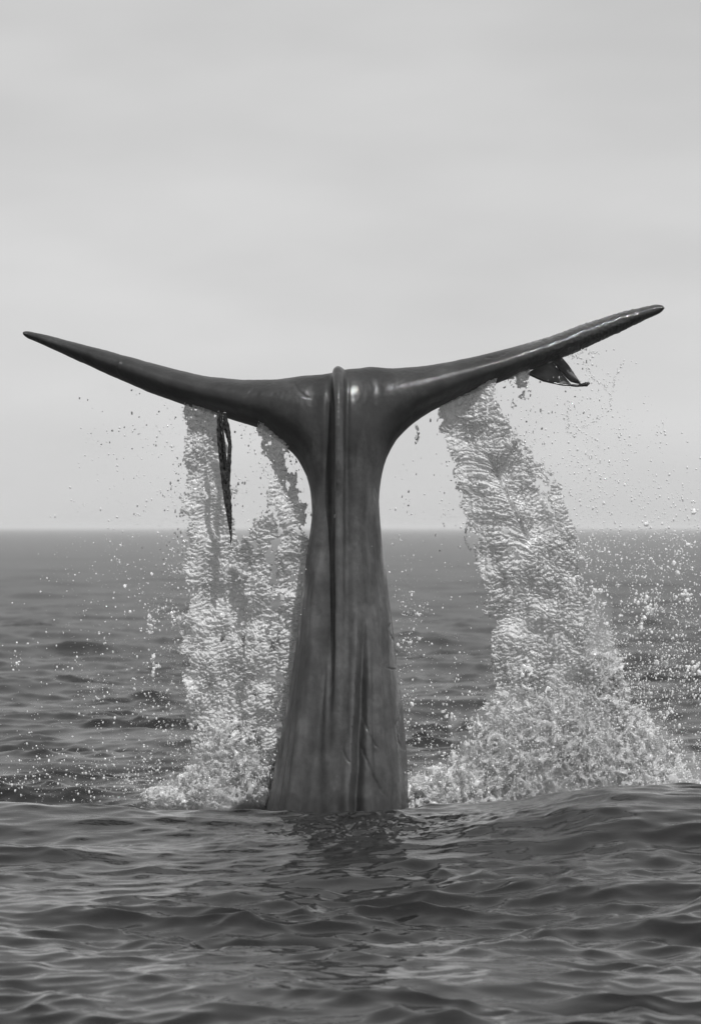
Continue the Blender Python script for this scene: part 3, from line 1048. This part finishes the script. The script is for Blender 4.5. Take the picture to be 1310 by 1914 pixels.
def mist(domes, lo, hi, density, label):
    """fine spray too small to see as drops: a lumpy cloud of even density"""
    h = 0.03
    xs, ys, zs = grid_axes(lo, hi, h)
    X, Y, Z = np.meshgrid(xs, ys, zs, indexing='ij')
    e = np.full(X.shape, 9.0, np.float32)
    for px, py, yd, rx, ry, rz in domes:
        c = P(px, py, yd)
        e = smin(e, np.sqrt(((X - c[0]) / rx) ** 2 + ((Y - c[1]) / ry) ** 2 + ((Z - c[2]) / rz) ** 2) - 1, 0.25)
    e = e + 0.34 * noise(X * 5, Y * 5, Z * 4, seed=500) + 0.18 * noise(X * 11, Y * 11, Z * 11, seed=501)
    e[0], e[-1], e[:, 0], e[:, -1], e[:, :, 0], e[:, :, -1] = 1, 1, 1, 1, 1, 1
    co, q = surface_nets(e, (xs[0], ys[0], zs[0]), h)
    m, nt, o = new_mat('fine_mist')
    pv = N(nt, 'VolumePrincipled')
    pv.inputs['Color'].default_value = g4(0.98)
    pv.inputs['Density'].default_value = density
    nt.links.new(pv.outputs[0], o.inputs['Volume'])
    ob = mesh_from('mist', co, q, m)
    recenter(ob)
    tag(ob, label, 'mist', kind='stuff')


mist([(430, 1480, 30.2, .30, .4, .45), (350, 1490, 30.2, .3, .3, .14), (510, 1480, 30.25, .2, .3, .35)], (-1.5, 29.6, -.1), (-.2, 30.8, 1.0), 1.0,
     'fine white mist over the splash left of the tail')
mist([(960, 1480, 30.25, .42, .4, .72), (1060, 1480, 30.25, .42, .4, .80), (1160, 1480, 30.3, .40, .4, .62), (1250, 1490, 30.3, .4, .4, .3), (850, 1490, 30.2, .4, .3, .24), (1110, 1250, 30.3, .15, .3, .5)],
     (0.2, 29.6, -.1), (2.8, 30.9, 1.6), 1.0, 'fine white mist over the large splash right of the tail')


# ------------------------------------------------------------------ drops and spray
def ico(sub=1):
    t = (1 + 5 ** .5) / 2
    v = np.array([(-1, t, 0), (1, t, 0), (-1, -t, 0), (1, -t, 0), (0, -1, t), (0, 1, t), (0, -1, -t), (0, 1, -t), (t, 0, -1), (t, 0, 1), (-t, 0, -1), (-t, 0, 1)], float)
    v /= np.linalg.norm(v[0])
    f = [(0, 11, 5), (0, 5, 1), (0, 1, 7), (0, 7, 10), (0, 10, 11), (1, 5, 9), (5, 11, 4), (11, 10, 2), (10, 7, 6), (7, 1, 8), (3, 9, 4), (3, 4, 2), (3, 2, 6), (3, 6, 8), (3, 8, 9), (4, 9, 5), (2, 4, 11), (6, 2, 10), (8, 6, 7), (9, 8, 1)]
    v = [tuple(p) for p in v]
    for _ in range(sub):
        cache = {}

        def mid(a, b):
            k = (min(a, b), max(a, b))
            if k not in cache:
                p = np.array(v[a]) + np.array(v[b])
                v.append(tuple(p / np.linalg.norm(p)))
                cache[k] = len(v) - 1
            return cache[k]
        nf = []
        for a, b, c in f:
            ab, bc, ca = mid(a, b), mid(b, c), mid(c, a)
            nf += [(a, ab, ca), (b, bc, ab), (c, ca, bc), (ab, bc, ca)]
        f = nf
    return np.array(v), np.array(f)


IV0, IF0 = ico(0)
IV1, IF1 = ico(2)


def spray_mesh(name, cen, rad, label, seed):
    """many droplets as one mass of spray"""
    r = np.random.default_rng(seed)
    n = len(cen)
    st = r.uniform(0.6, 1.2, (n, 3))
    st[:, 2] *= r.uniform(1.0, 2.0, n)
    V = IV0[None] * st[:, None] * rad[:, None, None] * r.uniform(0.75, 1.25, (n, 12, 1)) + cen[:, None]
    F = IF0[None] + (np.arange(n) * 12)[:, None, None]
    o = mesh_from(name, V.reshape(-1, 3), F.reshape(-1, 3), M_DROP)
    recenter(o)
    tag(o, label, 'spray', kind='stuff')
    return o


def blob_points(r, n, spec):
    """spec: list of (px, py, sx, sy, weight) gaussian clouds in photograph pixels, 30 m out"""
    w = np.array([s[4] for s in spec], float)
    k = r.choice(len(spec), n, p=w / w.sum())
    s = np.array(spec, float)[k]
    px = s[:, 0] + r.normal(0, 1, n) * s[:, 2]
    py = s[:, 1] + r.normal(0, 1, n) * s[:, 3]
    Y = r.uniform(29.8, 30.8, n)
    return px, py, Y


def cluster(r, px, py, frac, sx, sy):
    """pull a share of the points together into clumps and strings"""
    n = len(px)
    m = int(n * frac)
    seeds = r.choice(n, max(4, m // 12))
    k = r.choice(seeds, m)
    i = r.choice(n, m, replace=False)
    px[i] = px[k] + r.normal(0, sx, m)
    py[i] = py[k] + r.normal(0, sy, m)
    return px, py


def clear_of_flukes(px, py):
    b = np.where(px < 632, np.interp(px, *np.array(BOT_L).T), np.interp(px, *np.array(BOT_R).T))
    return (py < 1500) & (py > 640) & (py > b + 4)


def make_spray(spec, n, seed, label, rmin=0.35, rmax=2.5, frac=0.55):
    r = np.random.default_rng(seed)
    px, py, Y = blob_points(r, n, spec)
    px, py = cluster(r, px, py, frac, 9, 12)
    ok = clear_of_flukes(px, py)
    px, py, Y = px[ok], py[ok], Y[ok]
    n = len(px)
    rad = rmin + (rmax - rmin) * r.power(0.25, n) * 0.85
    rad *= Y / FPX
    cen = np.stack([(px - 655) * Y / FPX, Y, H + (HOR - py) * Y / FPX], 1)
    return spray_mesh('spray', cen, rad, label, seed)


make_spray([(290, 1160, 90, 130, 3), (230, 860, 75, 90, 0.9), (300, 800, 60, 40, 0.5), (330, 1330, 90, 90, 3), (130, 1250, 90, 110, 1.0),
            (345, 1100, 22, 180, 3), (350, 900, 14, 90, 0.8), (250, 1460, 160, 22, 3), (100, 1440, 90, 30, 0.8)], 6500, 11,
           'fine spray of droplets hanging in the air left of the left curtains')
make_spray([(470, 1150, 55, 150, 3), (470, 900, 30, 80, 0.8), (450, 1400, 60, 60, 3), (545, 950, 18, 80, 1)], 2600, 12,
           'droplets glittering over the two falling curtains left of the tail')
make_spray([(800, 1180, 60, 130, 2), (780, 900, 50, 60, 0.4), (800, 1380, 60, 60, 3), (760, 1200, 12, 150, 1.5), (830, 1460, 70, 22, 3)], 2600, 13,
           'spray of droplets between the tail and the slanting curtain')
make_spray([(1180, 1150, 80, 110, 5), (1120, 850, 70, 90, 1.2), (1240, 1000, 60, 70, 1.5), (1090, 1000, 35, 120, 2), (1230, 1280, 60, 90, 3), (1100, 740, 40, 50, 0.5),
            (1130, 1350, 90, 70, 3), (1260, 1450, 60, 22, 2), (990, 830, 30, 60, 0.8), (1290, 1150, 40, 120, 2)], 13000, 14,
           'dense spray of droplets flung outward right of the slanting curtain')
make_spray([(1000, 1150, 60, 150, 3), (920, 850, 40, 60, 0.6), (1020, 1390, 100, 60, 4)], 2400, 15,
           'droplets glittering over the slanting curtain and its splash')
make_spray([(430, 1420, 50, 50, 3), (400, 1470, 60, 22, 2), (500, 1430, 40, 45, 1), (440, 1340, 40, 50, 1.5)], 3500, 16,
           'mist of fine droplets over the splash left of the tail', 0.6, 2.0)
make_spray([(970, 1400, 55, 60, 3), (1070, 1390, 60, 65, 3), (1160, 1410, 50, 50, 3), (860, 1465, 70, 22, 2), (1230, 1460, 50, 25, 1.5), (1120, 1280, 40, 70, 1.5), (1000, 1310, 60, 30, 1.5)], 7000, 17,
           'mist of fine droplets over the large splash right of the tail', 0.6, 2.1)
# beaded strings of water thrown off the right fluke
r = np.random.default_rng(77)
sp, sr = [], []
for pts in ([(1062, 664), (1085, 668), (1098, 690), (1110, 708), (1128, 722), (1142, 740), (1140, 765), (1115, 785), (1085, 800), (1070, 815)],
            [(1070, 668), (1090, 655), (1120, 660)], [(775, 790), (782, 812), (778, 830)], [(1140, 750), (1150, 700), (1165, 675)],
            [(1060, 770), (1062, 790), (1059, 812)], [(540, 960), (560, 985), (572, 1010)], [(872, 985), (868, 1010), (880, 1030)]):
    pts = np.array(pts, float)
    n = len(pts) * 22
    t = np.sort(r.uniform(0, len(pts) - 1, n))
    x = np.interp(t, np.arange(len(pts)), pts[:, 0]) + r.normal(0, 1.6, n)
    y = np.interp(t, np.arange(len(pts)), pts[:, 1]) + r.normal(0, 1.6, n)
    for a, b in zip(x, y):
        sp.append(P(a, b, 30.4))
        sr.append(r.uniform(0.5, 1.5) * 30.4 / FPX)
o = spray_mesh('spray', np.array(sp), np.array(sr), 'curling beaded strings of water thrown off under the raised fluke', 5)

drop_meshes = []
for k in range(6):
    rr_ = np.random.default_rng(400 + k)
    v = IV1 * (1 + 0.45 * noise(IV1[:, 0] * 1.7 + k * 9, IV1[:, 1] * 1.7, IV1[:, 2] * 1.7, seed=60 + k))[:, None]
    v = v * np.array([rr_.uniform(.8, 1.2), rr_.uniform(.8, 1.2), rr_.uniform(.85, 1.35)])
    drop_meshes.append(mesh_from('water_drop', v, IF1, M_DROP, link=False))


def drops(spec, n, seed, label, group, rmin=1.6, rmax=3.6):
    r = np.random.default_rng(seed)
    px, py, Y = blob_points(r, n, spec)
    px, py = cluster(r, px, py, 0.7, 7, 9)
    for i in range(n):
        if not 650 < py[i] < 1480 or not clear_of_flukes(px[i] + 0 * px[:1], py[i])[0]:
            continue
        o = bpy.data.objects.new('water_drop', drop_meshes[i % 6])
        col.objects.link(o)
        yy = float(r.uniform(29.9, 30.5))
        o.location = P(float(px[i]), float(py[i]), yy)
        s = float(rmin + (rmax - rmin) * r.power(0.5)) * yy / FPX
        o.scale = (s, s, s * float(r.uniform(0.9, 1.4)))
        o.rotation_euler = [float(a) for a in r.uniform(-.5, .5, 3)]
        tag(o, label, 'drop', group)


drops([(330, 1180, 60, 110, 3), (250, 1150, 90, 130, 1.5), (390, 1330, 60, 80, 2)], 90, 21,
      'large white drop of water flying on the outer side of the left curtains', 'large drops left of the tail', 1.4, 3.4)
drops([(1180, 1120, 55, 90, 4), (1240, 1200, 50, 90, 3), (1080, 960, 40, 70, 1), (1280, 1060, 30, 80, 1)], 160, 22,
      'large white drop of water flying on the outer side of the slanting curtain', 'large drops right of the slanting curtain', 1.3, 4.4)
drops([(780, 1250, 40, 110, 2), (840, 1380, 40, 60, 2)], 40, 23,
      'large white drop of water flying between the tail and the slanting curtain', 'large drops between the tail and the slanting curtain', 1.4, 3.2)
